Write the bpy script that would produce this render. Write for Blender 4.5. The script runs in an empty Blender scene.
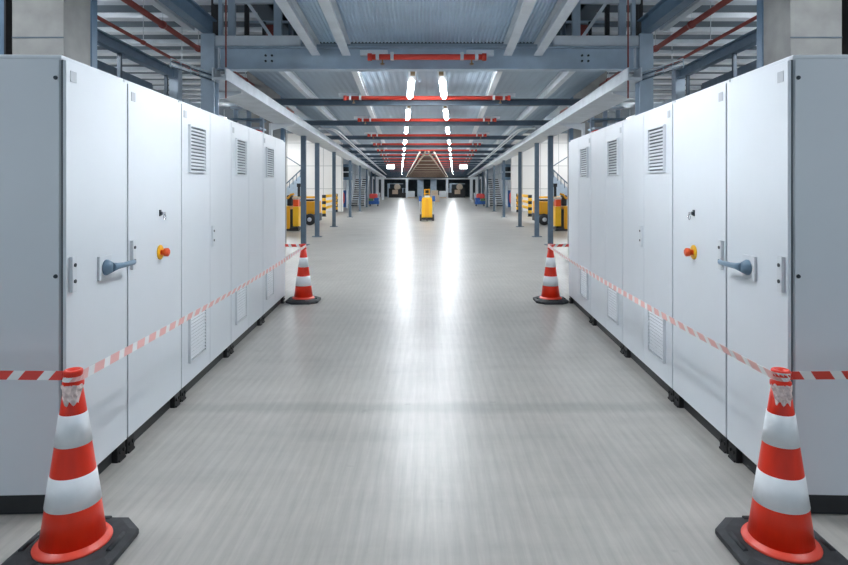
import bpy, bmesh, math, random
from mathutils import Vector, Matrix
random.seed(7)
C = bpy.context.scene.collection
F = 592.0; EYE = 1.497; HY = 187.0; AX = 427.0
KC = 0.0389      # splay of the cabinet rows
KH = 0.0445      # splay of the hall behind

# ------------------------------------------------------------------ materials
def nt(name):
    m = bpy.data.materials.new(name); m.use_nodes = True
    n = m.node_tree
    return m, n, n.nodes['Principled BSDF']
def mat(name, col, rough=.5, metal=0.0, var=.06, scale=6.0, bump=0.0, bscale=60.0, stretch=(1,1,1), coat=0.0):
    m, n, b = nt(name)
    b.inputs['Roughness'].default_value = rough; b.inputs['Metallic'].default_value = metal
    b.inputs['Coat Weight'].default_value = coat
    tc = n.nodes.new('ShaderNodeTexCoord'); mp = n.nodes.new('ShaderNodeMapping')
    mp.inputs['Scale'].default_value = stretch
    n.links.new(tc.outputs['Object'], mp.inputs['Vector'])
    nz = n.nodes.new('ShaderNodeTexNoise'); nz.inputs['Scale'].default_value = scale; nz.inputs['Detail'].default_value = 5
    n.links.new(mp.outputs['Vector'], nz.inputs['Vector'])
    r = n.nodes.new('ShaderNodeValToRGB')
    r.color_ramp.elements[0].position = .3; r.color_ramp.elements[1].position = .7
    r.color_ramp.elements[0].color = tuple(max(0, c*(1-var)) for c in col)+(1,)
    r.color_ramp.elements[1].color = tuple(min(1, c*(1+var)) for c in col)+(1,)
    n.links.new(nz.outputs['Fac'], r.inputs['Fac']); n.links.new(r.outputs['Color'], b.inputs['Base Color'])
    if bump:
        z2 = n.nodes.new('ShaderNodeTexNoise'); z2.inputs['Scale'].default_value = bscale
        n.links.new(mp.outputs['Vector'], z2.inputs['Vector'])
        bp = n.nodes.new('ShaderNodeBump'); bp.inputs['Strength'].default_value = bump
        n.links.new(z2.outputs['Fac'], bp.inputs['Height']); n.links.new(bp.outputs['Normal'], b.inputs['Normal'])
    return m
def emis(name, col, s):
    m, n, b = nt(name)
    b.inputs['Base Color'].default_value = (*col, 1)
    b.inputs['Emission Color'].default_value = (*col, 1); b.inputs['Emission Strength'].default_value = s
    return m
M = dict(
    cab=mat('cabinet_enamel', (.73,.765,.80), .38, var=.012, scale=3),
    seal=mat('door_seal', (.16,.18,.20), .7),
    plinth=mat('plinth_black', (.018,.019,.021), .55),
    foot=mat('foot_black', (.006,.006,.007), .6),
    vent=mat('vent_plastic', (.70,.73,.76), .45, var=.02),
    ventin=mat('vent_filter', (.20,.22,.24), .9),
    tag=mat('grey_tag', (.50,.53,.56), .5),
    lever=mat('lever_blue_grey', (.16,.25,.34), .4),
    screw=mat('screw_dark', (.05,.06,.07), .35, .6),
    chrome=mat('chrome', (.6,.6,.62), .2, 1),
    yellow=mat('yellow_paint', (.86,.40,.012), .4, var=.04),
    yplate=mat('yellow_plate', (.92,.50,.012), .4, var=.02),
    orange=mat('red_button', (.85,.10,.02), .35, var=.02),
    conered=mat('cone_red', (.84,.030,.006), .38, var=.06, scale=14, stretch=(2,2,.4)),
    conerim=mat('cone_rim', (.86,.075,.04), .4, var=.03),
    band=mat('reflective_white', (.86,.88,.90), .35, var=.03, scale=30),
    rubber=mat('rubber', (.035,.038,.042), .75, var=.3, scale=22, bump=.25),
    tapew=mat('tape_white', (.85,.84,.83), .35, var=.02),
    taper=mat('tape_red', (.75,.05,.03), .35, var=.04),
    tapep=mat('tape_pale_red', (.84,.46,.43), .35, var=.04),  # paler red for the tape stretch between the cones
    film=mat('film', (.86,.62,.58), .25, var=.3, scale=60),
    blue=mat('steel_blue', (.15,.235,.33), .42, var=.12, scale=5),
    blued=mat('steel_dark', (.055,.085,.12), .45, var=.15),
    grey=mat('steel_grey_blue', (.46,.56,.66), .42, var=.10, scale=4),
    light=mat('steel_light', (.74,.79,.84), .42, var=.08, scale=4),
    pole=mat('pole_slate', (.105,.15,.20), .45, var=.10),
    galv=mat('galvanised', (.62,.66,.70), .32, .5, var=.10, scale=12),
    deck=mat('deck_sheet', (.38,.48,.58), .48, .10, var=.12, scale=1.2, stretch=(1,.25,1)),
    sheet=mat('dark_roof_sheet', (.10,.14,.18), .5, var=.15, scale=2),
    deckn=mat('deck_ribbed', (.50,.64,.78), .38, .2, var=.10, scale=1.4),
    red=mat('sprinkler_red', (.80,.065,.04), .38, var=.06),
    redd=mat('old_red', (.30,.055,.045), .5, var=.15),
    brass=mat('brass', (.45,.30,.16), .4, .7),
    white=mat('white_paint', (.78,.81,.84), .45, var=.03),
    dark=mat('dark_gap', (.02,.025,.03), .7, var=.3),
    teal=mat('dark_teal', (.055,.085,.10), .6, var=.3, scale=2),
    black=mat('black_plastic', (.02,.02,.022), .5),
    bluep=mat('blue_plastic', (.03,.11,.36), .4),
    green=mat('green_bag', (.10,.22,.10), .6),
    redload=mat('red_load', (.72,.07,.06), .5),
    brown=mat('brown_board', (.20,.105,.07), .6, var=.25, scale=3),
    timber=mat('pale_timber', (.62,.52,.40), .55, var=.12, scale=9),
    card=mat('cardboard', (.58,.45,.33), .7, var=.12),
    tube=emis('lit_tube', (.90,.95,1.0), 104.0),
    sign=emis('lit_box', (.93,.97,1.0), 9.0),
)
# concrete column
def concrete(name, col):
    m = mat(name, col, .8, var=.22, scale=3.5, bump=.15, bscale=25)
    return m
M['conc'] = concrete('column_concrete', (.36,.355,.34))
# panel wall with wide joints
def panelwall(name, c, joint):
    m, n, b = nt(name); b.inputs['Roughness'].default_value = .6
    tc = n.nodes.new('ShaderNodeTexCoord'); sp = n.nodes.new('ShaderNodeSeparateXYZ'); cb = n.nodes.new('ShaderNodeCombineXYZ')
    ad = n.nodes.new('ShaderNodeMath'); ad.operation = 'ADD'
    n.links.new(tc.outputs['Object'], sp.inputs[0])
    n.links.new(sp.outputs['X'], ad.inputs[0]); n.links.new(sp.outputs['Y'], ad.inputs[1])
    n.links.new(ad.outputs[0], cb.inputs['X']); n.links.new(sp.outputs['Z'], cb.inputs['Y'])
    br = n.nodes.new('ShaderNodeTexBrick'); br.offset = 0
    br.inputs['Scale'].default_value = 1; br.inputs['Brick Width'].default_value = 1.1; br.inputs['Row Height'].default_value = 1.39
    br.inputs['Mortar Size'].default_value = .018
    br.inputs['Color1'].default_value = (*c, 1); br.inputs['Color2'].default_value = (*[x*.93 for x in c], 1); br.inputs['Mortar'].default_value = (*joint, 1)
    n.links.new(cb.outputs[0], br.inputs['Vector']); n.links.new(br.outputs['Color'], b.inputs['Base Color'])
    return m
M['panel'] = panelwall('cream_panels', (.82,.79,.75), (.45,.44,.42))
M['wallw'] = panelwall('pale_panels', (.66,.70,.74), (.35,.40,.45))
# floor: sealed concrete, brushed lines along the aisle, patches, a darker band across
def floor_mat():
    m, n, b = nt('sealed_concrete')
    L = n.links.new
    tc = n.nodes.new('ShaderNodeTexCoord')
    def noise(sc, det, st, rough=.55):
        mp = n.nodes.new('ShaderNodeMapping'); mp.inputs['Scale'].default_value = st
        L(tc.outputs['Object'], mp.inputs['Vector'])
        z = n.nodes.new('ShaderNodeTexNoise'); z.inputs['Scale'].default_value = sc; z.inputs['Detail'].default_value = det; z.inputs['Roughness'].default_value = rough
        L(mp.outputs['Vector'], z.inputs['Vector']); return z.outputs['Fac']
    def ramp(fac, p0, p1, v0, v1):
        r = n.nodes.new('ShaderNodeMapRange'); r.inputs['From Min'].default_value = p0; r.inputs['From Max'].default_value = p1
        r.inputs['To Min'].default_value = v0; r.inputs['To Max'].default_value = v1; L(fac, r.inputs['Value']); return r.outputs[0]
    def mul(a, c):
        q = n.nodes.new('ShaderNodeMath'); q.operation = 'MULTIPLY'; L(a, q.inputs[0]); L(c, q.inputs[1]); return q.outputs[0]
    big = ramp(noise(.9, 6, (1,1,1)), .32, .68, .88, 1.05)
    mid = ramp(noise(5, 6, (1,.8,1), .7), .25, .75, .93, 1.05)
    fine = ramp(noise(60, 3, (1,.05,1)), .3, .7, .92, 1.06)
    cross = ramp(noise(2.2, 4, (.3,2.0,1), .6), .45, .8, 1.0, .88)
    # wide soft lines running along the aisle
    wv = n.nodes.new('ShaderNodeTexWave'); wv.wave_type = 'BANDS'; wv.bands_direction = 'X'
    wv.inputs['Scale'].default_value = 5.0; wv.inputs['Distortion'].default_value = .35; wv.inputs['Detail Scale'].default_value = .6
    L(tc.outputs['Object'], wv.inputs['Vector'])
    line = ramp(wv.outputs['Fac'], 0, 1, .95, 1.03)
    # darker band across the floor
    sp = n.nodes.new('ShaderNodeSeparateXYZ'); L(tc.outputs['Object'], sp.inputs[0])
    nzb = noise(3, 4, (1,1,1))
    off = n.nodes.new('ShaderNodeMath'); off.operation = 'MULTIPLY_ADD'; L(nzb, off.inputs[0]); off.inputs[1].default_value = .10; L(sp.outputs['Y'], off.inputs[2])
    d = n.nodes.new('ShaderNodeMath'); d.operation = 'SUBTRACT'; L(off.outputs[0], d.inputs[0]); d.inputs[1].default_value = 4.07
    ab = n.nodes.new('ShaderNodeMath'); ab.operation = 'ABSOLUTE'; L(d.outputs[0], ab.inputs[0])
    band = ramp(ab.outputs[0], .04, .12, .80, 1.0)
    spots = ramp(noise(5.5, 3, (1,1.4,1), .5), .70, .76, 1.0, .82)
    v = mul(mul(mul(mul(mul(mul(big, mid), fine), cross), line), band), spots)
    mx = n.nodes.new('ShaderNodeMix'); mx.data_type = 'RGBA'; mx.blend_type = 'MULTIPLY'; mx.inputs['Factor'].default_value = 1
    mx.inputs['A'].default_value = (.44,.422,.39,1)
    cb = n.nodes.new('ShaderNodeCombineColor'); L(v, cb.inputs[0]); L(v, cb.inputs[1]); L(v, cb.inputs[2])
    L(cb.outputs[0], mx.inputs['B']); L(mx.outputs['Result'], b.inputs['Base Color'])
    rr = ramp(noise(2.5, 5, (1,1,1), .6), .2, .8, .30, .36); L(rr, b.inputs['Roughness'])
    b.inputs['Specular IOR Level'].default_value = .42
    bp = n.nodes.new('ShaderNodeBump'); bp.inputs['Strength'].default_value = .02; bp.inputs['Distance'].default_value = .01
    L(noise(40, 4, (1,.3,1)), bp.inputs['Height']); L(bp.outputs['Normal'], b.inputs['Normal'])
    return m
M['floor'] = floor_mat()

# ------------------------------------------------------------------ mesh helpers
class MB:
    def __init__(s): s.bm = bmesh.new(); s.mi = 0
    def _face(s, vs):
        try:
            f = s.bm.faces.new(vs); f.material_index = s.mi; return f
        except ValueError: return None
    def box(s, x0, x1, y0, y1, z0, z1, bev=0):
        x0,x1=sorted((x0,x1)); y0,y1=sorted((y0,y1)); z0,z1=sorted((z0,z1))
        v = [s.bm.verts.new(p) for p in ((x0,y0,z0),(x1,y0,z0),(x1,y1,z0),(x0,y1,z0),(x0,y0,z1),(x1,y0,z1),(x1,y1,z1),(x0,y1,z1))]
        fs = [s._face([v[i] for i in q]) for q in ((0,3,2,1),(4,5,6,7),(0,1,5,4),(1,2,6,5),(2,3,7,6),(3,0,4,7))]
        if bev:
            es = list({e for f in fs for e in f.edges})
            bmesh.ops.bevel(s.bm, geom=es, offset=bev, segments=2, affect='EDGES', profile=.6)
        return s
    def prism(s, pts, d0, d1, axis='y'):
        """polygon extruded along an axis; pts are the two other coordinates in x,y,z order"""
        def P(p, d):
            if axis == 'y': return (p[0], d, p[1])
            if axis == 'x': return (d, p[0], p[1])
            return (p[0], p[1], d)
        A = [s.bm.verts.new(P(p, d0)) for p in pts]; B = [s.bm.verts.new(P(p, d1)) for p in pts]
        s._face(A); s._face(B[::-1]); n = len(pts)
        for i in range(n): s._face([A[i], B[i], B[(i+1)%n], A[(i+1)%n]])
        return s
    def bar(s, p0, p1, w, h, up=(0,0,1)):
        """rectangular bar from p0 to p1"""
        p0, p1 = Vector(p0), Vector(p1); d = (p1-p0).normalized(); u = Vector(up)
        if abs(d.dot(u)) > .99: u = Vector((0,1,0))
        r = d.cross(u).normalized(); u = r.cross(d)
        q = []
        for p in (p0, p1):
            q.append([s.bm.verts.new(p + r*a*w/2 + u*b*h/2) for a, b in ((-1,-1),(1,-1),(1,1),(-1,1))])
        s._face(q[0]); s._face(q[1][::-1])
        for i in range(4): s._face([q[0][i], q[1][i], q[1][(i+1)%4], q[0][(i+1)%4]])
        return s
    def ibeam(s, p0, p1, w, h, t=.014):
        """I section: flanges top and bottom and a web"""
        p0, p1 = Vector(p0), Vector(p1)
        up = Vector((0,0,1))
        s.bar(p0+up*(h/2-t/2), p1+up*(h/2-t/2), w, t)
        s.bar(p0-up*(h/2-t/2), p1-up*(h/2-t/2), w, t)
        s.bar(p0, p1, t*.8, h-2*t)
        return s
    def tube(s, pts, r, n=10, caps=True):
        pts = [Vector(p) for p in pts]; rings = []
        prev = None
        for i, p in enumerate(pts):
            d = (pts[min(i+1, len(pts)-1)] - pts[max(i-1, 0)]).normalized()
            if prev is None:
                u = Vector((0,0,1)) if abs(d.z) < .9 else Vector((1,0,0))
                a = d.cross(u).normalized()
            else:
                a = (prev - d*prev.dot(d)).normalized()
            prev = a; b = d.cross(a); rr = r[i] if isinstance(r, (list, tuple)) else r
            rings.append([s.bm.verts.new(p + (a*math.cos(t)+b*math.sin(t))*rr) for t in [2*math.pi*k/n for k in range(n)]])
        for A, B in zip(rings, rings[1:]):
            for k in range(n):
                f = s._face([A[k], A[(k+1)%n], B[(k+1)%n], B[k]])
                if f: f.smooth = True
        if caps: s._face(rings[0][::-1]); s._face(rings[-1])
        return s
    def lathe(s, prof, c=(0,0,0), n=40, axis='z', close=True):
        """prof: list of (radius, height)"""
        c = Vector(c); rings = []
        for r, h in prof:
            ring = []
            for k in range(n):
                t = 2*math.pi*k/n; a, b = r*math.cos(t), r*math.sin(t)
                p = {'z': (a,b,h), 'x': (h,a,b), 'y': (a,h,b)}[axis]
                ring.append(s.bm.verts.new(c+Vector(p)))
            rings.append(ring)
        for A, B in zip(rings, rings[1:]):
            for k in range(n):
                f = s._face([A[k], A[(k+1)%n], B[(k+1)%n], B[k]])
                if f: f.smooth = True
        if close: s._face(rings[0][::-1]); s._face(rings[-1])
        return s
    def build(s, name, m, parent=None):
        bmesh.ops.recalc_face_normals(s.bm, faces=s.bm.faces[:])
        me = bpy.data.meshes.new(name); s.bm.to_mesh(me); s.bm.free()
        for q in (m if isinstance(m, (list, tuple)) else [m]): me.materials.append(M[q] if isinstance(q, str) else q)
        o = bpy.data.objects.new(name, me); C.objects.link(o)
        if parent: o.parent = parent
        return o
def tag(o, label=None, cat=None, group=None, kind=None):
    if label: o['label'] = label
    if cat: o['category'] = cat
    if group: o['group'] = group
    if kind: o['kind'] = kind
    return o
def thing(name, label, cat, loc=(0,0,0), rz=0, group=None):
    o = bpy.data.objects.new(name, None); C.objects.link(o); o.empty_display_size = .1
    o.location = loc; o.rotation_euler = (0,0,rz)
    return tag(o, label, cat, group)
def hx(s, a, Y, k=KH): return s*(a + k*Y)          # side s: -1 left, +1 right
SIDE = {-1: 'left', 1: 'right'}
ORD = ['nearest','second nearest','third nearest','fourth nearest','fifth nearest','sixth nearest','seventh nearest','eighth nearest']

# ------------------------------------------------------------------ floor
b = MB(); b.box(-14, 14, -5, 96, -.1, 0); tag(b.build('floor', 'floor'), kind='structure')

# ------------------------------------------------------------------ switch cabinets
def cabinet(s, y0, widths, label, detail):
    """front plane at local x=0 facing the aisle (local -s side is outward), runs along local +y"""
    ang = math.atan(KC)
    L0 = y0 - 2.70
    base = Vector((s*(1.546+KC*2.70), 2.70, 0)); d = Vector((s*math.sin(ang), math.cos(ang), 0))
    loc = base + d*L0
    W = sum(widths); D = .60; H = 2.1; PL = .092
    t = thing('switch_cabinet', label, 'cabinet', loc, -s*ang, 'white electrical cabinets, %s row' % SIDE[s])
    X = lambda u: s*u                                   # u: depth behind the front face
    m = MB(); m.box(X(.020), X(D), .004, W-.004, PL, H-.012, .004)
    m.build('body', 'cab', t)
    m = MB(); m.box(X(.016), X(D+.004), 0.0, W, H-.02, H, .005); m.build('roof_plate', 'cab', t)
    # seal line behind the doors
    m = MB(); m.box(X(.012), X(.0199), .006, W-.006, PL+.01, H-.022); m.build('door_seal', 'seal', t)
    # plinth
    m = MB(); m.box(X(.035), X(D-.02), .012, W-.012, .004, PL); m.build('plinth', 'plinth', t)
    # feet brackets standing proud at each end
    for fy in (.0+.05, W-.05):
        m = MB(); m.box(X(.004), X(.036), fy-.045, fy+.045, 0.0, PL-.004, .004)
        m.tube([(X(.004), fy-.02, .05), (X(-.006), fy-.02, .05)], .012, 8)
        m.tube([(X(.004), fy+.02, .05), (X(-.006), fy+.02, .05)], .012, 8)
        m.box(X(-.004), X(.02), fy-.035, fy+.035, 0, .012)
        m.build('foot_bracket', 'foot', t)
    y = 0
    for i, w in enumerate(widths):
        dr = MB(); dr.box(X(-.004), X(.012), y+.003, y+w-.003, PL+.004, H-.024, .003)
        door = dr.build('door', 'cab', t)
        if detail.get('vent') and i == 0:
            for z0 in (1.605, .235):
                v = MB(); ya, yb = y+.12, y+.46; z1 = z0+.34
                v.box(X(-.022), X(-.004), ya, yb, z0, z0+.012); v.box(X(-.022), X(-.004), ya, yb, z1-.012, z1)
                v.box(X(-.022), X(-.004), ya, ya+.012, z0+.012, z1-.012); v.box(X(-.022), X(-.004), yb-.012, yb, z0+.012, z1-.012)
                n = 12
                for q in range(n):
                    zz = z0+.032+q*(.276/(n-1))
                    v.bar((X(-.013), ya+.01, zz), (X(-.013), yb-.01, zz), .019, .004, up=(-s*.8,0,.6))
                vo = v.build('vent_grille', 'vent', door)
                MB().box(X(-.0065), X(-.004), ya+.012, yb-.012, z0+.012, z1-.012).build('vent_filter', 'ventin', door)
        if i == 0:      # little name plate in the upper near corner
            MB().box(X(-.0065), X(-.004), y+.035, y+.085, H-.115, H-.065).build('rating_plate', 'tag', door)
        if i in detail.get('lock', ()):
            m = MB(); z = detail.get('lz', 1.02)
            m.box(X(-.022), X(-.004), y+.022, y+.062, z, z+.165, .004)
            lk = m.build('lock_plate', 'vent', door)
            for zz in (z+.05, z+.125):
                MB().lathe([(.009,0),(.009,.004)], (X(-.022) - (0 if s>0 else 0) + (-.004 if s>0 else 0), y+.042, zz), 12, 'x').build('lock_screw', 'screw', lk)
        y += w
    if detail.get('lever'):
        yc = .335; z = 1.085
        m = MB(); m.box(X(-.018), X(-.004), yc-.062, yc+.062, z-.062, z+.062, .004); pl = m.build('switch_plate', 'vent', t)
        m = MB()
        e = lambda u: X(u)
        m.lathe([(.040, e(-.018)), (.040, e(-.026)), (.034, e(-.036)), (.026, e(-.052)), (.014, e(-.056))], (0,yc,z), 24, 'x')
        sec = [(.0,.050,.052), (.045,.034,.030), (.09,.028,.022), (.215,.030,.020), (.225,.022,.014)]
        rr = []
        for dy, hh, ww in sec:
            c0 = e(-.045-.02*min(dy/.09,1)); rr.append([m.bm.verts.new((c0+ww/2*math.cos(q), yc+dy, z+hh/2*math.sin(q))) for q in [2*math.pi*k/12 for k in range(12)]])
        for A_,B_ in zip(rr, rr[1:]):
            for k in range(12):
                f_ = m._face([A_[k],A_[(k+1)%12],B_[(k+1)%12],B_[k]]); f_.smooth = True
        m._face(rr[0]); m._face(rr[-1][::-1])
        m.build('rotary_lever', 'lever', t)
    if detail.get('stop'):
        yc = .43; z = 1.085
        m = MB(); m.lathe([(.046, X(-.004)), (.046, X(-.010)), (.040, X(-.014))], (0,yc,z), 28, 'x'); m.build('stop_plate', 'yplate', t)
        m = MB(); m.lathe([(.017, X(-.014)), (.017, X(-.03)), (.026, X(-.034)), (.027, X(-.055)), (.018, X(-.062))], (0,yc,z), 24, 'x'); o = m.build('stop_button', 'orange', t)
        z = 1.325
        m = MB(); m.box(X(-.010), X(-.004), yc-.013, yc+.013, z-.012, z+.028, .002); m.lathe([(.011, X(-.008)), (.011, X(-.02))], (0,yc,z+.006), 14, 'x'); ks = m.build('key_switch', 'screw', t)
        m = MB(); m.box(X(-.038), X(-.02), yc-.002, yc+.002, z-.002, z+.014)
        m.tube([(X(-.034), yc+.016*math.cos(q), z-.018+.016*math.sin(q)) for q in [2*math.pi*k/14 for k in range(15)]], .0025, 6)
        m.build('key', 'chrome', ks)
    if detail.get('end'):
        # end panel with folded rims and two screws, facing the camera
        m = MB(); m.box(X(.026), X(D-.01), -.003, .0038, PL+.008, H-.022, .0015); ep = m.build('end_panel', 'cab', t)
        m = MB(); m.box(X(.0195), X(.0245), -.0005, .0039, PL+.006, H-.022); m.build('corner_groove', 'tag', t)
        for z in (1.995, 1.09):
            m = MB(); m.lathe([(.010, -.003), (.008, -.009)], (X(.040), 0, z), 12, 'y'); m.build('panel_screw', 'screw', ep)
    return t
for s in (-1, 1):
    r = '%s row' % SIDE[s]
    side = SIDE[s]
    cabinet(s, 2.70, [.6], 'white cabinet with blue-grey rotary lever at the near end of the %s' % r, dict(lever=1, lock=(0,), lz=1.01, end=1))
    cabinet(s, 3.31, [.79], 'wide white cabinet with red emergency stop button in the %s' % r, dict(stop=1, lock=(0,), lz=1.03))
    cabinet(s, 4.11, [.6,.57], 'white two-door cabinet with the nearest pair of vents in the %s' % r, dict(vent=1, lock=(1,), lz=1.02))
    cabinet(s, 5.29, [.6,.59], 'white two-door cabinet with the middle pair of vents in the %s' % r, dict(vent=1))
    cabinet(s, 6.49, [.6,.60], 'white two-door cabinet at the far end of the %s beside the distant cone' % r, dict(vent=1))

# ------------------------------------------------------------------ cones
def cone(x, y, label, rz=0):
    t = thing('traffic_cone', label, 'traffic cone', (x,y,0), rz, 'striped traffic cones at the cabinet ends')
    h = .210; c = .09
    oct_ = lambda h, c: [(-h+c,-h),(h-c,-h),(h,-h+c),(h,h-c),(h-c,h),(-h+c,h),(-h,h-c),(-h,-h+c)]
    m = MB(); 
    lv = [(h-.006,c,0.0),(h,c,.012),(h,c,.030),(h-.03,c*.9,.045),(h-.09,c*.7,.048)]
    rings = [[m.bm.verts.new((p[0],p[1],z)) for p in oct_(hh,cc)] for hh,cc,z in lv]
    for A,B in zip(rings, rings[1:]):
        for k in range(8): m._face([A[k],A[(k+1)%8],B[(k+1)%8],B[k]])
    m._face(rings[0][::-1]); m._face(rings[-1])
    base = m.build('rubber_base', 'rubber', t)
    for k in range(4):                              # raised grip ribs on the base
        q = MB(); a = k*math.pi/2; R = Matrix.Rotation(a, 3, 'Z')
        p0 = R @ Vector((-.06, .175, .046)); p1 = R @ Vector((.06, .175, .046)); q.tube([p0, p1], .010, 8); q.build('grip_rib', 'rubber', base)
    rad = lambda z: .122 - (z-.062)*(.122-.034)/(.69-.062)
    m = MB(); m.lathe([(.108,.046),(.143,.046),(.145,.052),(.141,.058),(.128,.062),(.121,.070)], n=48); m.build('rim', 'conerim', t)
    m = MB(); m.lathe([(rad(.06)-.001,.06),(rad(.225)*1,.225),(rad(.338),.338),(rad(.455),.455),(rad(.578),.578),(rad(.685),.685)], n=48)
    m.build('cone_body', 'conered', t)
    for z0,z1 in ((.213,.338),(.455,.578)):
        m = MB(); m.lathe([(rad(z0)-.001,z0),(rad(z0)+.0022,z0),(rad(z1)+.0022,z1),(rad(z1)-.001,z1)], n=48, close=False); m.build('reflective_band', 'band', t)
    m = MB(); m.lathe([(.036,.684),(.040,.688),(.040,.704),(.030,.708),(.030,.724),(.036,.728),(.036,.748),(.032,.752),(.024,.752),(.022,.735)], n=32); m.build('collar', 'conered', t)
    return t
NC = {}; FC = {}
for s in (-1, 1):
    NC[s] = (s*1.446, 2.42); FC[s] = (s*1.615, 7.74)
    cone(*NC[s], 'large orange-red and white cone in the %s foreground' % SIDE[s])
    cone(*FC[s], 'small-looking distant cone at the far end of the %s cabinet row' % SIDE[s])

# crumpled film hanging from the near cones
for s in (-1, 1):
    m = MB(); x0, y0 = NC[s]; rnd = random.Random(3+s)
    cols = 11; rows = 6; g = []
    for j in range(rows):
        row = []
        for i in range(cols):
            a = -math.pi/2 + s*(-.35) + (i/(cols-1)-.5)*(2.3 - .25*j); z = .700 - j*.0145 - rnd.uniform(0,.006) - (.010*math.sin(i*1.3+s) if j == rows-1 else 0)
            r = .037 + (.70-z)*.145 + rnd.uniform(.000,.008)
            row.append(m.bm.verts.new((x0+r*math.cos(a), y0+r*math.sin(a), z)))
        g.append(row)
    for j in range(rows-1):
        for i in range(cols-1): m._face([g[j][i], g[j][i+1], g[j+1][i+1], g[j+1][i]])
    o = m.build('plastic_film', 'film'); md = o.modifiers.new('t', 'SOLIDIFY'); md.thickness = .0008
    tag(o, 'crumpled pale film wrapped under the top of the near %s cone' % SIDE[s], 'plastic film')

# barrier tape
def catenary(p, q, sag, n):
    p, q = Vector(p), Vector(q)
    return [p.lerp(q, i/n) - Vector((0,0,4*sag*(i/n)*(1-i/n))) for i in range(n+1)]
for s in (-1, 1):
    m = MB(); w = .036
    nx, ny = NC[s]; fx, fy = FC[s]; z = .728
    A = catenary((s*3.9, 2.60, .74), (nx+s*.037, ny-.006, z), .015, 44)
    arc = [Vector((nx+.037*math.cos(a), ny+.037*math.sin(a), z)) for a in ([math.radians(q) for q in ((180,215,250,285,320,355) if s<0 else (0,-35,-70,-105,-140,-175))])]
    B = catenary((nx-s*.037, ny+.004, z), (fx-s*.036, fy-.006, z+.004), .030, 120)
    arc2 = [Vector((fx+.037*math.cos(a), fy+.037*math.sin(a), z+.004)) for a in ([math.radians(q) for q in ((355,310,270,230,190) if s<0 else (-175,-130,-90,-50,-10))])]
    D = catenary((fx+s*.037, fy+.004, z+.004), (s*2.75, 8.3, .78), .03, 26)
    path = A + arc + B + arc2 + D
    # resample evenly; slanted quads give crisp diagonal stripes
    Ls = [0]
    for p, q in zip(path, path[1:]): Ls.append(Ls[-1]+(q-p).length)
    L0 = 0; iA = Ls[len(A)+2]; iB = Ls[len(A)+len(arc)+len(B)]
    def at_len(v):
        v = min(max(v, 0), Ls[-1]-1e-6); lo, hi = 0, len(Ls)-1
        while hi-lo > 1:
            mid = (lo+hi)//2
            if Ls[mid] <= v: lo = mid
            else: hi = mid
        f = (v-Ls[lo])/max(1e-9, Ls[hi]-Ls[lo]); d = (path[hi]-path[lo]).normalized()
        return path[lo].lerp(path[hi], f), d
    STEP = .0165; NR = 2; n = int(Ls[-1]/STEP); grid = []
    for i in range(n+1):
        row = []
        for j in range(NR+1):
            v = i*STEP + (j/NR-.5)*w*.8
            p, d = at_len(v); side = d.cross(Vector((0,0,1))).normalized()
            tl = math.radians(16)*math.sin(v*1.7)
            row.append(m.bm.verts.new(p + (Vector((0,0,1))*math.cos(tl)+side*math.sin(tl))*w*(j/NR-.5)))
        grid.append(row)
    for i in range(n):
        v = i*STEP
        for j in range(NR):
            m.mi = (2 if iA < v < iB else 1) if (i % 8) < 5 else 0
            m._face([grid[i][j], grid[i+1][j], grid[i+1][j+1], grid[i][j+1]])
    o = m.build('barrier_tape', ['tapew','taper','tapep']); md = o.modifiers.new('t','SOLIDIFY'); md.thickness = .0008
    tag(o, 'red and white barrier tape strung between the %s cones' % SIDE[s], 'barrier tape')

# ------------------------------------------------------------------ ceilings
def corrugated(name, x0, x1, y0, y1, z, pitch, amp, m_, k=KH, sym=True, th=.03):
    """ribbed deck: x as 'a' values (may be negative), ribs along the hall; x0/x1 widen with distance"""
    m = MB(); n = max(2, int(round((x1-x0)/pitch)))
    A, B = [], []
    for i in range(n+1):
        for fx, dz in ((0,0),(.28,0),(.5,amp),(.78,amp)):
            if i == n and fx > 0: break
            f = (i+fx)/n
            def X(y):
                if sym: e = x1 + k*y; return -e + 2*e*f
                return x0 + (x1-x0)*f
            A.append(m.bm.verts.new((X(y0), y0, z+dz))); B.append(m.bm.verts.new((X(y1), y1, z+dz)))
    for i in range(len(A)-1): m._face([A[i],A[i+1],B[i+1],B[i]])
    ta = m.bm.verts.new(A[0].co+Vector((0,0,amp+th))); tb = m.bm.verts.new(A[-1].co+Vector((0,0,amp+th)))
    tc = m.bm.verts.new(B[-1].co+Vector((0,0,amp+th))); td = m.bm.verts.new(B[0].co+Vector((0,0,amp+th)))
    m._face([ta,tb,tc,td]); m._face(A+[tb,ta]); m._face(B+[tc,td]); m._face([A[0],B[0],td,ta]); m._face([A[-1],B[-1],tc,tb])
    return tag(m.build(name, m_), kind='structure')
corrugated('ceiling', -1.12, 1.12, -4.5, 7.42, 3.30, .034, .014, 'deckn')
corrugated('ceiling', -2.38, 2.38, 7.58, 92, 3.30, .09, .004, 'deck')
for s in (-1, 1):
    # side hall roof, pale sheet
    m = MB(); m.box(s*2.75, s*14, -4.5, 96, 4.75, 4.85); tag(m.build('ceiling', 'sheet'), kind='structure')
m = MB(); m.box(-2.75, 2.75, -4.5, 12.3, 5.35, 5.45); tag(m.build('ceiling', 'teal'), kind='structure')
for s in (-1,1):
    m = MB(); m.box(s*14, s*14.2, -5, 96, 0, 4.85); tag(m.build('wall_%s' % SIDE[s], 'wallw'), kind='structure')
    # upper side wall closing the strip between the two roof levels
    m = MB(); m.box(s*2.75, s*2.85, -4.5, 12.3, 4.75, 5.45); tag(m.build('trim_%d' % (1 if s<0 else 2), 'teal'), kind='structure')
m = MB(); m.box(-2.75, 2.75, 12.2, 12.3, 3.38, 5.35); tag(m.build('wall_upper', 'teal'), kind='structure')

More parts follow.
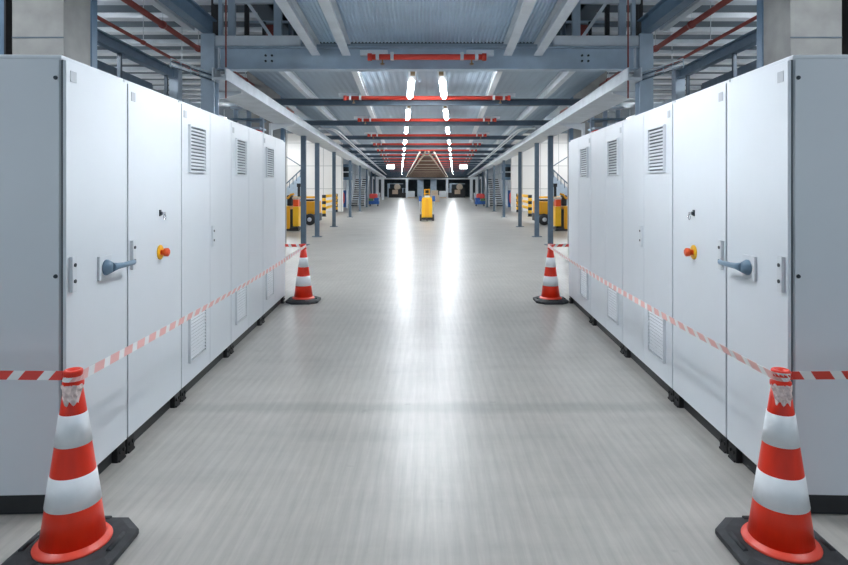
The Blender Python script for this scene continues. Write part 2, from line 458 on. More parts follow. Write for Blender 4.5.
# ------------------------------------------------------------------ steelwork
# main crossbeam
t = thing('crossbeam', 'deep blue-grey main crossbeam nearest the camera, on tall columns', 'steel beam', (0,7.5,0), 0, 'ceiling crossbeams')
m = MB(); m.ibeam((-2.74,0,3.12), (2.74,0,3.12), .15, .29, .016); m.build('girder', 'grey', t)
for s in (-1,1):
    for xx in (2.62, 2.70):
        MB().box(s*xx-.006, s*xx+.006, -.07, .07, 2.992, 3.248).build('stiffener', 'light', t)
    for bx_ in (1.96, 2.04):
        for bz in (3.09, 3.16):
            MB().lathe([(.014,-.025),(.014,-.006)], (s*bx_, 0, bz), 8, 'y').build('bolt', 'screw', t)
for s in (-1,1):
    side = SIDE[s]
    # edge channel above crossbeam
    m = MB(); m.box(s*1.60, s*2.66, 7.44, 7.50, 3.275, 3.40); m.box(s*1.60, s*2.66, 7.50, 7.56, 3.275, 3.285); m.box(s*1.60, s*2.66, 7.50, 7.56, 3.39, 3.40)
    tag(m.build('edge_channel', 'light'), 'light grey channel lying on the main crossbeam, %s end' % side, 'steel channel')
    # portal column: H section with knee at the top
    t = thing('steel_column', 'tall pale blue H-section column behind the %s cabinets' % side, 'column', (s*2.75,7.5,0))
    m = MB(); m.box(-.085,.085,-.085,-.071,0,3.42); m.box(-.085,.085,.071,.085,0,3.42); m.box(-.006,.006,-.071,.071,0,3.42); m.build('shaft', 'grey', t)
    MB().box(-.13,.13,-.13,.13,0,.02).build('base_plate', 'blue', t)
    # longitudinal blue girder toward camera
    m = MB(); m.ibeam((s*2.58,1.5,3.53), (s*2.76,7.6,3.53), .12, .21, .016)
    tag(m.build('longitudinal_girder', 'blue'), 'dark blue girder running overhead to the top of the %s tall column' % side, 'steel beam')
    # overhead batten in side bay
    t = thing('batten_light', 'unlit white batten hanging beside the %s blue girder' % side, 'ceiling light', (0,0,0))
    m = MB(); m.bar((s*2.86,4.4,3.50),(s*2.99,7.5,3.50),.09,.05); m.build('housing', 'white', t)
    for yy in (4.9, 6.9): MB().bar((s*(2.86+.042*(yy-4.4)),yy,3.52),(s*(2.86+.042*(yy-4.4)),yy,4.76),.012,.012).build('hanger', 'grey', t)
    # cable tray stacked at the column
    t = thing('cable_tray', 'stepped cable tray bolted across the %s tall column' % side, 'cable tray', (0,0,0))
    for j in range(4): 
        MB().bar((s*(2.90),6.7,2.95-.03*j),(s*2.62,7.7,2.95-.03*j-.03),.012,.014).build('rail', 'light' if j%2==0 else 'blued', t)
    for j in range(7):
        f = j/6; MB().bar((s*(2.90-.28*f), 6.7+f, 2.95-.03*f),(s*(2.90-.28*f), 6.7+f, 2.84-.03*f),.01,.01).build('rung', 'grey', t)

    # ceiling joists, near
    for a, nm in ((.68,'inner'),(1.06,'outer')):
        m = MB(); y1 = 7.42
        m.ibeam((hx(s,a,-4),-4,3.22), (hx(s,a,y1),y1,3.22), .105, .155, .012)
        tag(m.build('joist', 'light'), '%s light steel joist overhead on the %s, in front of the main crossbeam' % (nm, side), 'steel beam', 'overhead joists')
    for a, nm in ((.66,'inner'),(1.70,'outer')):
        m = MB(); m.ibeam((hx(s,a,7.6),7.6,3.215), (hx(s,a,90),90,3.215), .085, .15, .010)
        tag(m.build('joist', 'white' if nm=='inner' else 'light'), '%s long steel joist running away under the %s half of the ceiling' % (nm, side), 'steel beam', 'overhead joists')  # inner joist coloured whiter: the lamps' light on it put into the colour
    # slab edge channel carried on the slim poles
    m = MB(); a0, a1 = 2.15, 2.64
    if True:
        P = []
        for y, a1 in ((7.3,2.33),(7.59,2.33),(8.0,2.64),(88,2.64)):
            P.append([m.bm.verts.new((hx(s,q,y), y, z)) for q, z in ((a0,2.82),(a1,2.82),(a1,2.972),(a1-.02,2.972),(a1-.02,2.85),(a0+.02,2.85),(a0+.02,2.972),(a0,2.972))])
        for U, V in zip(P, P[1:]):
            for k in range(8): m._face([U[k],V[k],V[(k+1)%8],U[(k+1)%8]])
        m._face(P[0]); m._face(P[-1][::-1])
    tag(m.build('edge_trough', 'light'), 'long light grey steel trough on slim poles along the %s side' % side, 'steel channel')
    # cantilever brackets under trough
    for i, y in enumerate((8.2, 12.3)):
        t = thing('bracket_post', '%s white post with a tapered bracket under the %s trough' % (('nearest','second')[i], side), 'post', (hx(s,2.70,y),y,0))
        MB().box(-.03,.03,-.03,.03,0,2.82).build('post', 'white', t)
        m = MB(); m.prism([(s*.03,2.815),(-s*.50,2.815),(-s*.50,2.79),(s*.03,2.66)], -.02,.02,'y'); m.build('bracket', 'white', t)
    # thin drop conduit
    m = MB(); m.tube([(s*2.50,7.36,5.36),(s*2.50,7.36,2.60)], .010, 8)
    tag(m.build('drop_conduit', 'redd'), 'thin brown-red conduit dropping past the %s end of the main crossbeam' % side, 'pipe')
    # slim poles
    for i, y in enumerate((15.3,17.8,22.3,29.4,36.4,43.7,50.8,58.0)):
        lab = '%s slim slate-blue pole under the %s trough' % (ORD[i], side)
        t = thing('support_pole', lab, 'pole', (hx(s,2.51,y),y,0), 0, 'slim poles along the %s side' % side)
        m = MB(); m.box(-.06,.06,-.06,-.048,0,2.82); m.box(-.06,.06,.048,.06,0,2.82); m.box(-.045,-.02,-.05,.05,0,2.82); m.box(.02,.045,-.05,.05,0,2.82); m.build('shaft', 'pole', t)
        MB().box(-.14,.14,-.11,.11,0,.018).build('base_plate', 'pole', t)
    # white conduit pair
    m = MB()
    pts = [(hx(s,2.1,15.2),15.2,3.0),(hx(s,1.85,15.1),15.1,2.98),(hx(s,1.76,15.25),15.25,2.96),(hx(s,1.72,15.7),15.7,2.95),(hx(s,1.72,70),70,2.95)]
    m.tube(pts, .022, 8); m.tube([(x-s*.09,y+.02,z) for x,y,z in pts], .022, 8)
    tag(m.build('conduit_run', 'white'), 'white conduit pair bending away along the %s ceiling' % side, 'pipe')

# smaller crossbeams, sprinkler pipes, batten lights
BAYS = [7.5,10.8,14.3,18.5,22.3] + [22.3+3.72*i for i in range(1, 18)]
for i, y in enumerate(BAYS[1:]):
    near = i < 4
    lab = ('%s narrow dark crossbeam behind the main crossbeam' % ('first','second','third','fourth')[i]) if near else 'narrow dark crossbeam among those crowding at the far end'
    e = 2.75+KH*y
    m = MB(); m.ibeam((-e+.0,y,3.04), (e,y,3.04), .12, .12, .014)
    tag(m.build('crossbeam', 'blued'), lab, 'steel beam', 'ceiling crossbeams' if near else 'far ceiling crossbeams')
for i, y in enumerate(BAYS):
    yy = y-.20 if i == 0 else y-.14
    near = i < 5
    lab = ('%s red sprinkler pipe across the central ceiling' % ORD[i]) if near else 'red sprinkler pipe among those crowding at the far end'
    half = .73 if i == 0 else 1.02+KH*y
    t = thing('sprinkler_pipe', lab, 'pipe', (0,yy,0), 0, 'red sprinkler pipes' if near else 'far red sprinkler pipes')
    m = MB(); r = .036
    m.tube([(-half,0,3.10),(half,0,3.10)], r, 12)
    for q in (-1,1): m.tube([(q*half-q*.0,0,3.10),(q*(half-.05),0,3.10)], r*1.3, 12)
    m.build('pipe', 'red', t)
    if i >= 9:
        for q in (-1,1): MB().box(q*half*.6-.02, q*half*.6+.02, -.038, .082, 3.07, 3.13).build('clamp', 'white', t)
    if i < 9:
        for q in (-1,1):
            MB().box(q*(half+.10), q*(half-.24), .04, .126 if i == 0 else .082, 3.135, 3.195).build('fixing_plate', 'white', t)
            MB().box(q*(half-.12)-.02, q*(half-.12)+.02, -.042, .045, 3.065, 3.155).build('clamp', 'white', t)
            MB().box(q*(half-.30)-.02, q*(half-.30)+.02, -.042, .045, 3.065, 3.155).build('clamp', 'white', t)
            m = MB(); m.tube([(q*(half-.18),0,3.08),(q*(half-.18),0,3.01)], .010, 8); m.lathe([(.03,3.005),(.008,3.01),(.03,3.02)], (q*(half-.18),0,0), 12)
            m.build('sprinkler_head', 'brass', t)
MB_ = 0
LY = [2.35] + [y+.35 for y in BAYS]
for i, y in enumerate(LY):
    if y > 84: continue
    for s in (-1,1):
        if i < 1: lab = 'lit batten overhead, out of the top of the picture on the %s' % SIDE[s]
        elif i < 6: lab = '%s lit tube light in the %s line of ceiling lights' % (ORD[i-1], SIDE[s])
        else: lab = 'distant lit tube light in the %s line of ceiling lights' % SIDE[s]
        x0 = s*(-.17+.0455*max(y,7.5)); L = 1.95 if i == 0 else 2.5
        t = thing('tube_light', lab, 'ceiling light', (x0,y,0), -s*math.atan(.0455 if y > 5 else .0), 'ceiling tube lights, %s line%s' % (SIDE[s], '' if i<6 else ' far'))
        m = MB(); m.prism([(-.035,3.10),(.035,3.10),(.055,3.06),(-.055,3.06)], 0, L, 'y'); m.build('housing', 'white', t)
        m = MB(); m.box(-.030,.030,.90,L-.03,3.035,3.0595,.008); m.build('tube', 'tube', t)
        if True:
            for q in (.12, L-.12):
                MB().bar((0,q,3.10),(0,q,3.305),.012,.012).build('hanger', 'galv', t)
            MB().box(-.03,.03,.05,.16,3.0,3.058).build('end_bracket', 'brass', t)

# lit boxes
for s in (-1,1):
    t = thing('lit_box', 'bright white lit box hanging from the far %s ceiling' % SIDE[s], 'light', (s*2.40,39.0,0))
    MB().box(-.24,.24,-.06,.06,2.70,2.95,.01).build('diffuser', 'sign', t)
    for q in (-.2,.2): MB().box(q-.01,q+.01,-.01,.01,2.95,3.3).build('hanger', 'galv', t)

# converging timber trays and the brown boarding between them
for s in (-1,1):
    t = thing('cable_ladder', 'pale timber-coloured ladder tray forming the %s slope of the far ceiling peak' % SIDE[s], 'cable tray', (0,0,0))
    y0, y1 = 24.2, 85
    X = lambda y, o=0: s*(-1.0+KH*y+o)
    for o in (0,.22): MB().bar((X(y0,o-.02),y0,2.93),(X(y1,o-.02),y1,2.93),.05,.09).build('rail', 'timber', t)
    for j in range(30):
        y = y0+.8+j*2.0
        MB().bar((X(y,-.02),y,2.93),(X(y,.20),y,2.93),.05,.03).build('rung', 'brown', t)
t = thing('slatted_soffit', 'brown slatted boarding filling the peak at the far ceiling centre', 'ceiling panel', (0,0,0))
for j in range(45):
    y = 26.5+j*1.3; e = -1.0+KH*y-.05
    MB().bar((-e,y,2.90),(e,y,2.90),.16,.05).build('board', 'brown' if j%4 else 'timber', t)

# ------------------------------------------------------------------ upper level seen above the crossbeam
for s in (-1,1):
    side = SIDE[s]
    t = thing('mezzanine_frame', 'open steel framing of the upper level above the %s end of the crossbeam' % side, 'steel frame', (0,7.75,0))
    P = lambda x, z: (s*(AX-x)*7.75/F, 0, z)
    for x, w, mt in ((221,.05,'grey'),(232,.09,'grey'),(278,.10,'grey'),(290,.03,'blued')):
        q = P(x,0)[0]; MB().box(q-w/2,q+w/2,-.03,.03,3.40,4.35).build('post', mt, t)
    for x, w in ((212,.06),(216.5,.05),(245,.05),(262.5,.035)):
        q = P(x,0)[0]; MB().box(q-w/2,q+w/2,.05,.11,3.385,4.35 if x<250 else 3.68).build('dark_post', 'black', t)
    MB().bar(P(214,3.92), P(300,3.92), .05,.05).build('rail', 'light', t)
    MB().bar(P(243,4.0), P(274,3.41), .03,.04).build('brace', 'light', t)
    MB().bar((P(240,0)[0],.3,3.74), (P(300,0)[0],.3,3.74), .03,.03).build('rail', 'grey', t)
    MB().bar((P(282,0)[0],.3,3.95), (P(297,0)[0],.3,3.45), .02,.02).build('brace', 'grey', t)
    m = MB(); m.box(s*2.14,s*2.28,8.4,8.7,3.38,3.80); m.box(s*2.17,s*2.25,8.35,8.42,3.55,3.72)
    tag(m.build('valve_box', 'redd'), 'small reddish unit standing on the upper deck, %s of the opening' % side, 'valve')

# ------------------------------------------------------------------ big concrete pillars and side hall
for s in (-1,1):
    side = SIDE[s]
    t = thing('concrete_pillar', 'square cream concrete pillar behind the near %s cabinet' % side, 'column', (s*2.958,4.68,0))
    m = MB(); m.box(-.195,.195,-.18,.18,0,4.75); m.build('shaft', 'conc', t)
    m = MB(); q = -s*.195                         # steel channel up the aisle side
    m.box(q+s*.0, q-s*.012, .18, .26, 0, 4.75); m.box(q, q+s*.06, .26, .272, 0, 4.75); m.box(q, q+s*.06,.18,.19,0,4.75); m.build('steel_channel', 'blue', t)
    MB().box(-.197,.197,-.184,-.18,2.63,2.638).build('cast_joint', 'pole', t)
    t = thing('steel_column', 'dark blue H-section column at the outer side of the %s concrete pillar' % side, 'column', (s*3.34,4.68,0))
    m = MB(); m.box(-.08,.08,-.1,-.085,0,4.75); m.box(-.08,.08,.085,.1,0,4.75); m.box(-.06,-.045,-.085,.085,0,4.75); m.build('shaft', 'blue', t)
    m = MB(); m.box(-s*.095, -s*.081,-.12,.12,0,4.75); m.build('web_plate', 'black', t)
    # purlins
    for i in range(16):
        y = 6.6+i*.93
        lab = 'white roof purlin over the %s side bay, one of a close row' % side
        m = MB(); x0, x1 = (2.95, 8.2); z0 = 4.45
        m.box(s*x0, s*x1, y-.03, y-.022, z0, z0+.08); m.box(s*x0, s*x1, y-.03, y+.20, z0-.008, z0)
        tag(m.build('roof_purlin', 'white' if i%3 else 'light'), lab, 'steel beam', 'roof purlins over the %s side bay' % side)
    # side bay longitudinal girder and post
    t = thing('side_girder', 'grey girder running back over the %s side bay with its post' % side, 'steel beam', (0,0,0))
    m = MB(); m.ibeam((s*(4.9+KC*5),5,3.90),(s*(4.9+KC*12.6),12.6,3.90),.14,.20,.02); m.build('girder', 'blue', t)
    MB().box(s*(4.9+KC*12.6)-.10,s*(4.9+KC*12.6)+.10,12.6,12.8,0,4.1).build('post', 'grey', t)
    for j in range(4):
        y = 6.2+j*2; MB().bar((s*(4.9+KC*y),y,3.80),(s*(4.9+KC*y),y,0),.06,.06).build('hanger', 'blued', t)
    m = MB(); m.prism([(s*5.45,6),(s*5.85,12.6),(s*5.90,12.6),(s*5.50,6)], 0, 3.7, 'z')
    tag(m.build('partition_panel', 'pole'), 'grey-blue partition panel behind the %s side bay girder' % side, 'panel')
    t = thing('stair_rail', 'thin sloping handrail in the %s side bay' % side, 'handrail', (0,0,0))
    MB().tube([(s*4.6,6.5,3.3),(s*5.3,12.5,2.2)], .03, 8).build('rail', 'blued', t)
    MB().tube([(s*4.55,6.5,3.0),(s*5.25,12.5,1.9)], .03, 8).build('rail', 'blued', t)
    for j in range(5):
        f = j/4; MB().bar((s*(4.6+.7*f),6.5+6*f,3.3-1.1*f),(s*(4.6+.7*f),6.5+6*f,0),.03,.03).build('baluster', 'grey', t)
    # red pipes overhead in side bay
    for nm, a, z, r in (('upper thick',3.75,4.02,.045),('lower clipped',4.05,3.74,.026)):
        t = thing('sprinkler_main', '%s dull red pipe running back over the %s side bay' % (nm, side), 'pipe', (0,0,0))
        X = lambda y: s*(a+KC*y)
        MB().tube([(X(3.5),3.5,z),(X(20),20,z)], r, 10).build('pipe', 'redd', t)
        for j in range(7):
            y = 6.0+j*1.6
            MB().lathe([(r*1.35,-.03),(r*1.35,.03)], (X(y),y,z), 12, 'y').build('coupling', 'redd', t)
            MB().bar((X(y),y,z),(X(y),y,4.75),.01,.01).build('hanger', 'galv', t)
    # lit battens in side hall, some added unseen to brighten pillar and wall
    for j, (x, y, L) in enumerate(((3.9,1.2,2.2),(6.2,7.5,2.2),(7.6,9.5,2.2),(8.5,22,3),(6.6,26.5,3),(8.6,32,3),(7.9,29,3),(9.5,12,3))):
        lab = 'lit batten under the %s side bay roof, %s' % (side, ('added out of the picture to light the pillar front','nearest the pillar','over the handrail','over the yellow truck','added to brighten the cream wall, in front of it','added to brighten the cream wall, close to it','added to brighten the cream wall, over the striped posts','farthest out')[j])
        t = thing('batten_light', lab, 'ceiling light', (s*x,y,0), 0)
        MB().box(-.06,.06,0,L,4.38,4.44).build('housing', 'white', t)
        MB().box(-.05,.05,.05,L-.05,4.35,4.379).build('tube', 'tube', t)
        for q in (.2,L-.2): MB().box(-.01,.01,q-.01,q+.01,4.44,4.76).build('hanger', 'galv', t)
    # shelving with machinery seen over the cabinets
    t = thing('pipe_rack', 'blue-grey pipe rack showing above the %s cabinets near their far end' % side, 'rack', (0,12.6,0))
    Q = lambda x: s*(AX-x)*12.6/F
    for x in (236, 249, 262): MB().box(Q(x)-.04,Q(x)+.04,-.04,.04,0,3.2).build('post', 'grey', t)
    for z in (3.17, 2.93, 2.75, 2.45): MB().box(Q(234),Q(263),-.25,.25,z-.035,z).build('shelf', 'grey' if z!=2.93 else 'blue', t)
    m = MB(); m.tube([(Q(245),-.2,3.28),(Q(255),-.2,3.24),(Q(262),-.2,3.12)],.03,8); m.build('hose', 'black', t)
    m = MB(); m.lathe([(.09,-.1),(.09,.1)], (Q(261),-.22,2.60), 16, 'y'); o = m.build('red_wheel', 'redload', t)
    m = MB(); m.lathe([(.07,-.1),(.07,.1)], (Q(263),-.22,3.16), 16, 'y'); o = m.build('red_cap', 'redload', t)
    # broad concrete pillar at far end of cabinets
    t = thing('concrete_pillar', 'grey concrete pillar just beyond the pipe rack on the %s' % side, 'column', (s*4.05,15.0,0))
    MB().box(-.42,.42,-.3,.3,0,4.75).build('shaft', 'conc', t)
    MB().box(-s*.42,-s*.50,-.32,-.16,0,4.75).build('steel_channel', 'blue', t)

# ------------------------------------------------------------------ walls beyond the poles
for s in (-1,1):
    side = SIDE[s]
    m = MB(); m.box(s*5.15, s*12.5, 36.0, 36.4, 0, 4.75); tag(m.build('wall_%s' % side, 'panel'), kind='structure')
    m = MB(); w = .2
    q0, q1 = (hx(s,4.5,36.4),36.4), (hx(s,4.5,92),92)
    m.bm.verts.ensure_lookup_table()
    m.prism([q0,q1,(q1[0]+s*w,q1[1]),(q0[0]+s*w,q0[1])], 0, 4.75, 'z'); tag(m.build('wall_%s' % side, 'wallw'), kind='structure')

# ------------------------------------------------------------------ things along the sides of the hall
def at(x, Y, s=-1): return -(AX-x)*Y/F if s < 0 else (AX-x)*Y/F
for s in (-1,1):
    side = SIDE[s]
    X = lambda x, Y: s*(AX-x)*Y/F
    # --- yellow pallet stacker (near)
    Y = 20.3
    t = thing('electric_tug', 'yellow upright electric tug beside the first slim pole on the %s' % side, 'industrial truck', (X(292,Y), Y, 0))
    bx = lambda a,b: (s*a, s*b)
    # u positive = outward
    m = MB(); m.box(s*.02,s*.27,-.25,.35,.07,.85,.03); m.build('battery_case', 'yellow', t)
    m = MB(); m.box(s*-.28,s*-.08,-.25,.35,.16,.83,.03); m.build('drive_case', 'yplate', t)
    m = MB(); m.box(s*-.08,s*.02,-.20,.35,.07,.74); m.build('centre_panel', 'black', t)
    m = MB(); m.box(s*-.27,s*.25,-.24,.35,.02,.12,.01); m.build('skirt', 'black', t)
    m = MB(); m.box(s*-.22,s*-.04,-.05,.25,.83,1.07,.03); m.build('seat_back', 'orange', t)
    m = MB(); m.box(s*-.24,s*-.03,-.10,.25,1.07,1.16,.03); m.build('hood', 'timber', t)
    m = MB(); m.box(s*.0,s*.16,-.05,.25,.85,1.22,.03); m.build('console', 'black', t)
    m = MB(); m.tube([(s*.26,-.1,1.10),(s*.10,-.1,1.12),(s*.02,-.12,1.24),(s*-.10,-.1,1.26)], .035, 8); m.build('guard_bar', 'yellow', t)
    m = MB(); m.box(s*-.21,s*-.13,.27,.35,.8,1.62); m.box(s*-.23,s*-.11,.25,.37,1.50,1.62); m.build('mast', 'black', t)
    for q in (-.2,.17):
        m = MB(); m.lathe([(.09,-.05),(.09,.05)], (s*q,-.05,.09), 16, 'x'); m.build('wheel', 'black', t)
    # --- yellow truck behind, one big wheel
    Y = 23.4
    t = thing('counterbalance_truck', 'orange-yellow truck with a big black wheel between the slim poles on the %s' % side, 'industrial truck', (X(311,Y), Y, 0))
    m = MB(); m.box(s*-.20,s*.45,-.1,1.2,.42,.93,.05); m.build('chassis', 'yellow', t)
    m = MB(); m.box(s*-.22,s*.45,-.05,1.2,.12,.42,.02); m.build('under_frame', 'black', t)
    m = MB(); m.lathe([(.10,-.13),(.20,-.12),(.225,-.08),(.225,.06),(.2,.08)], (0,-.18,.225), 24, 'y'); w_ = m.build('wheel', 'black', t)
    m = MB(); m.lathe([(.03,-.16),(.085,-.135),(.085,-.12)], (0,-.18,.225), 18, 'y'); m.build('hub', 'galv', w_)
    m = MB(); m.box(s*-.05,s*.35,.3,.9,.93,1.0,.02); m.build('seat', 'black', t)
    # --- guard rail with striped posts
    pa = (X(324,30.0), 30.0); pb = (X(338.2,36.0)-0*s, 35.2)
    t = thing('guard_rail', 'yellow three-bar guard rail with black and yellow striped posts on the %s' % side, 'guard rail', (pa[0],pa[1],0))
    for (px,py) in (pa, pb):
        m = MB()
        for j in range(7):
            z0 = j*.157
            m.mi = j % 2; m.lathe([(.10,z0),(.10,z0+.157)], (px-pa[0], py-pa[1], 0), 20)
        m.mi = 0; m.lathe([(.125,0),(.125,.02)], (px-pa[0], py-pa[1], 0), 20)
        m.build('striped_post', ['black','yplate'], t)
    for z in (.42,.72,1.02):
        m = MB(); m.tube([(0,.1,z),(pb[0]-pa[0],pb[1]-pa[1],z)], .075, 12); m.build('rail', 'yplate', t)
    t = thing('guard_rail', 'single yellow rail running outward behind the yellow trucks on the %s' % side, 'guard rail', (X(311,27.5),27.5,0))
    MB().tube([(-s*.35,0,1.02),(s*1.7,0,1.02)], .05, 10).build('rail', 'yellow', t)
    for q in (-.3,.7,1.65): MB().box(s*q-.04,s*q+.04,-.04,.04,0,1.02).build('post', 'yellow', t)
    # --- grey-blue stair flank behind the tug
    Y = 27.5
    t = thing('steel_stair', 'blue-grey steel staircase rising behind the yellow tug on the %s' % side, 'staircase', (0,Y+.6,0))
    xa, xb = X(281,Y), X(303,Y)
    m = MB(); m.prism([(xa,0),(xb,0),(xb,2.30),(xa,1.35)], 0, .08, 'y'); m.build('flank', 'grey', t)
    m = MB(); m.bar((xa,-.03,1.55),(xb,-.03,2.52),.04,.05); m.bar((xa,-.03,3.0),(xb,-.03,2.35),.03,.04); m.build('handrail', 'pole', t)
    for j in range(6):
        f=(j+.5)/6; MB().bar((xa+(xb-xa)*f,-.01,1.2+1.0*f),(xa+(xb-xa)*f,-.01,1.55+.97*f),.03,.03).build('baluster','pole',t)
    # --- red and blue hose stand
    Y = 44.0
    t = thing('hose_reel', 'tall blue stand with a red hose ring by the %s wall' % side, 'hose reel', (X(345,Y),Y,0))
    MB().box(-.11,.11,-.12,.12,0,1.25,.02).build('stand', 'bluep', t)
    m = MB(); m.tube([(s*.15+.10*math.cos(q),-.18,.68+.40*math.sin(q)) for q in [2*math.pi*k/24 for k in range(25)]], .055, 8); m.build('hose_ring', 'redload', t)
    MB().box(-.09,.09,-.10,.10,0,.06).build('foot', 'black', t)
    # --- stair with dark treads, climbing away
    Y = 45.5
    t = thing('open_stair', 'white staircase with open black treads against the %s wall' % side, 'staircase', (0,Y,0))
    xa, xb = X(351,Y), X(364.5,Y)
    for j in range(13): 
        MB().box(xa,xb,j*.24,j*.24+.30,.17*j+.04,.17*j+.115).build('tread', 'black', t)
    for x in (xa,xb,(xa+xb)/2-s*.02):
        m = MB(); m.prism([(0,0),(.35,0),(3.5,2.2),(3.5,2.42),(3.1,2.42),(0,.25)], x-.03, x+.03, 'x'); m.build('stringer', 'white', t)
    for x in (xa,xb):
        m = MB(); m.tube([(x,.1,1.1),(x,3.1,3.2)], .03, 8); m.bar((x,.1,0),(x,.1,1.1),.04,.04); m.bar((x,3.1,2.2),(x,3.1,3.2),.04,.04); m.build('handrail', 'white', t)
    # --- cleaning trolley: blue base, red load
    Y = 46.0
    t = thing('trolley', 'blue trolley carrying a red load in front of the %s wall' % side, 'trolley', (X(374,Y),Y,0))
    MB().box(-.40,.40,-.3,.3,.16,.42,.04).build('base_tray', 'bluep', t)
    MB().box(s*.38,s*.05,-.28,.1,.42,.62,.04).build('green_bin', 'green', t)
    m = MB(); m.box(s*-.28,s*.36,-.22,.3,.56,.98,.12); m.build('load', 'redload', t)
    m = MB(); m.box(s*-.38,s*-.02,-.3,.2,.42,.66,.05); m.build('blue_bin', 'bluep', t)
    for qx in (-.3,.3):
        for qy in (-.2,.2):
            m = MB(); m.lathe([(.08,-.03),(.08,.03)], (qx,qy,.08), 14, 'x'); m.build('wheel', 'black', t)
    m = MB(); m.tube([(s*-.4,.2,.4),(s*-.46,.2,1.05),(s*-.46,-.2,1.05),(s*-.4,-.2,.4)], .02, 8); m.build('handle', 'galv', t)
    # --- dark machinery boxes on the pale wall
    t = thing('wall_duct', 'grey-blue duct box fixed high on the %s wall beyond the hose' % side, 'duct', (X(347,42),42,0))
    MB().box(-.35,.35,-.3,.3,2.0,3.1,.02).build('box', 'blue', t)
    MB().box(-.25,.25,-.32,-.3,2.2,2.9).build('grille', 'dark', t)
    MB().box(-.05,.05,-.05,.05,0,2.0).build('leg', 'light', t)
    MB().bar((-.4,-.33,2.55),(.4,-.33,2.55),.05,.08).build('strap', 'white', t)

# ------------------------------------------------------------------ yellow stacker in the middle
Y = 26.2
t = thing('pallet_stacker', 'small yellow walk-behind stacker standing in the middle of the hall', 'industrial truck', (0.0,Y,0))
m = MB(); m.prism([(-.23,.16),(.23,.16),(.23,.95),(.17,1.04),(-.17,1.04),(-.23,.95)], -.22,.2,'y'); m.build('body', 'timber', t)
t.children[0].data.materials[0] = M['yplate']
m = MB(); m.prism([(-.10,.18),(.10,.18),(.06,.98),(-.06,.98)], -.25,-.219,'y'); m.build('front_cover', 'yellow', t)
m = MB(); m.box(-.27,.27,-.2,.25,.06,.17,.02); m.build('bumper', 'black', t)
for q in (-1,1):
    m = MB(); m.lathe([(.15,-.04),(.15,.04)], (q*.275,-.12,.15), 20, 'x'); m.build('wheel', 'black', t)
    MB().box(q*.10-.02,q*.10+.02,.1,.16,1.02,1.40).build('mast_rail', 'yellow' , t)
    m = MB(); m.tube([(q*.26,-.05,.35),(q*.33,-.08,.75),(q*.30,-.05,1.0)], .02, 8); m.build('side_arm', 'galv', t)
    m = MB(); m.box(q*.23,q*.36,-.1,.06,.86,1.1,.02); m.build('grip_pod', 'bluep', t)
    MB().box(q*.09,q*.20,.2,1.2,.05,.10).build('fork', 'black', t)
m = MB(); m.bar((-.14,.13,1.38),(.14,.13,1.38),.04,.04); m.bar((-.14,.13,1.2),(.14,.13,1.2),.04,.04); m.build('crossbar', 'yellow', t)
m = MB(); m.box(-.12,.12,-.05,.1,1.02,1.12,.02); m.build('control_head', 'white', t)
m = MB(); m.tube([(0,-.26,.12),(0,-.34,.05)], .022, 8); m.lathe([(.035,-.02),(.035,.02)], (0,-.36,.036), 14, 'x'); m.build('front_castor', 'black', t)

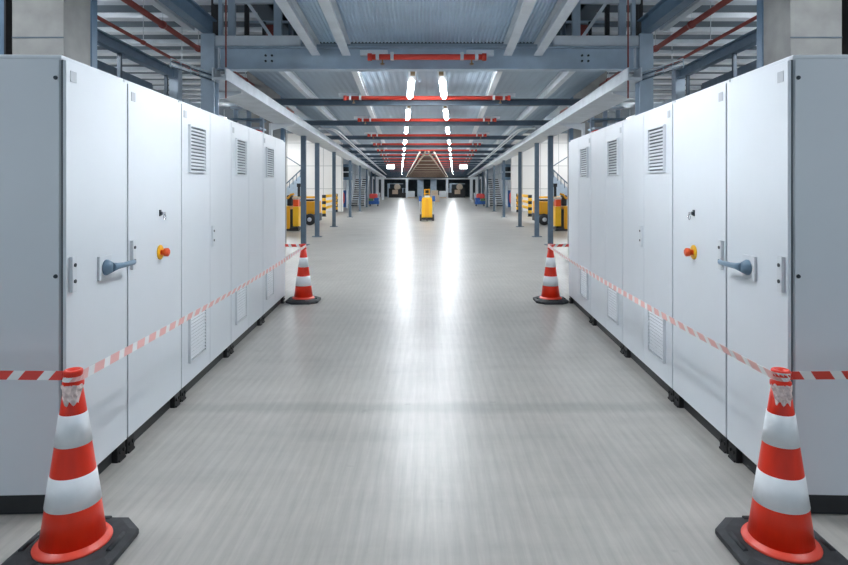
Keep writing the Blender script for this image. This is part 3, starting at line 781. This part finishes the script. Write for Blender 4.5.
# ------------------------------------------------------------------ far end
m = MB(); m.box(-9.5,9.5,92,92.3,0,4.75); tag(m.build('wall_back', 'teal'), kind='structure')
FX = lambda x, Y: -(AX-x)*Y/F
Y = 86.0
t = thing('far_portal', 'white portal frame spanning the far end of the hall', 'steel frame', (0,Y,0))
MB().box(FX(374,Y),FX(480,Y),-.1,.1,2.60,2.81).build('lintel', 'white', t)
for x, w in ((376,.4),(382.5,.4),(407,.35),(447,.35),(471.5,.4),(478,.4)):
    q = FX(x,Y); MB().box(q-w/2,q+w/2,-.1,.1,0,2.60).build('post', 'light', t)
for x in (420.5,433.5):
    q = FX(x,Y); MB().box(q-.45,q+.45,-.15,.2,0,2.60).build('wide_post', 'grey', t)
for s in (-1,1):
    side = SIDE[s]
    Xs = lambda x, Y: s*(AX-x)*Y/F
    Yq = 70
    t = thing('white_doorway', 'short white doorway frame at the far %s corner' % side, 'door frame', (0,Yq,0))
    MB().box(Xs(371,Yq),Xs(384,Yq),-.1,.1,2.45,2.72).build('lintel', 'white', t)
    for x in (372,377.5,383): MB().box(Xs(x,Yq)-.13,Xs(x,Yq)+.13,-.1,.1,0,2.45).build('post', 'white', t)
    Yq = 84
    t = thing('machine', 'dark machine with pale parts at the far end, %s of centre' % side, 'machine', (Xs(396,Yq),Yq,0))
    MB().box(-1.0,1.0,-.4,.4,0,1.3,.05).build('housing', 'black', t)
    MB().box(-.5,.3,-.5,-.4,.5,1.1).build('cover', 'card', t)
    m = MB(); m.lathe([(.45,-.1),(.45,.1)], (.2,-.3,1.5), 20, 'y'); m.build('drum', 'timber', t)
    MB().box(-1.2,-.9,-.3,.3,0,2.0).build('column', 'grey', t)
    MB().box(-.9,1.0,-.1,.1,1.9,2.0).build('crossbar', 'grey', t)
    Yq = 80
    t = thing('pallet_load', 'pale wrapped load on a pallet at the far end, %s of centre' % side, 'pallet', (Xs(411.5,Yq),Yq,0))
    MB().box(-.5,.5,-.5,.5,0,.14).build('pallet', 'card', t)
    MB().box(-.45,.45,-.45,.45,.14,.95,.08).build('wrapped_load', 'white', t)
    Yq = 82
    t = thing('black_trolley', 'black trolley beside the wrapped load at the far end, %s of centre' % side, 'trolley', (Xs(404,Yq),Yq,0))
    MB().box(-.25,.25,-.3,.3,0,.7,.04).build('box', 'black', t)
    MB().tube([(-.2,.2,.7),(-.2,.2,1.3),(.2,.2,1.3),(.2,.2,.7)], .03, 8).build('handle', 'grey', t)
Yq = 60
t = thing('carton_stack', 'stack of brown cartons behind the yellow stacker, right of centre', 'cartons', (FX(434.5,Yq),Yq,0))
MB().box(-.5,.5,-.4,.4,0,.14).build('pallet', 'card', t)
MB().box(-.5,.0,-.38,.4,.14,.62,.02).build('carton', 'card', t); MB().box(.02,.48,-.38,.4,.14,.66,.02).build('carton', 'timber', t); MB().box(-.35,.35,-.38,.4,.67,1.15,.02).build('carton', 'card', t)

# ------------------------------------------------------------------ camera, light
w = bpy.data.worlds.new('World'); bpy.context.scene.world = w; w.use_nodes = True
bg = w.node_tree.nodes['Background']; bg.inputs['Color'].default_value = (.68,.85,1.0,1); bg.inputs['Strength'].default_value = .55
cam = bpy.data.cameras.new('camera'); co = bpy.data.objects.new('camera', cam); C.objects.link(co)
co.location = (0,0,EYE); co.rotation_euler = (math.pi/2,0,0)
cam.sensor_width = 36; cam.lens = F/848*36; cam.shift_x = (424-AX)/848; cam.shift_y = -(282.5-HY)/848
cam.clip_end = 300; cam.clip_start = .05
sc = bpy.context.scene; sc.camera = co
sc.view_settings.view_transform = 'Standard'; sc.view_settings.look = 'None'; sc.view_settings.gamma = 1; sc.view_settings.use_curve_mapping = False
sc.view_settings.exposure = 0.42
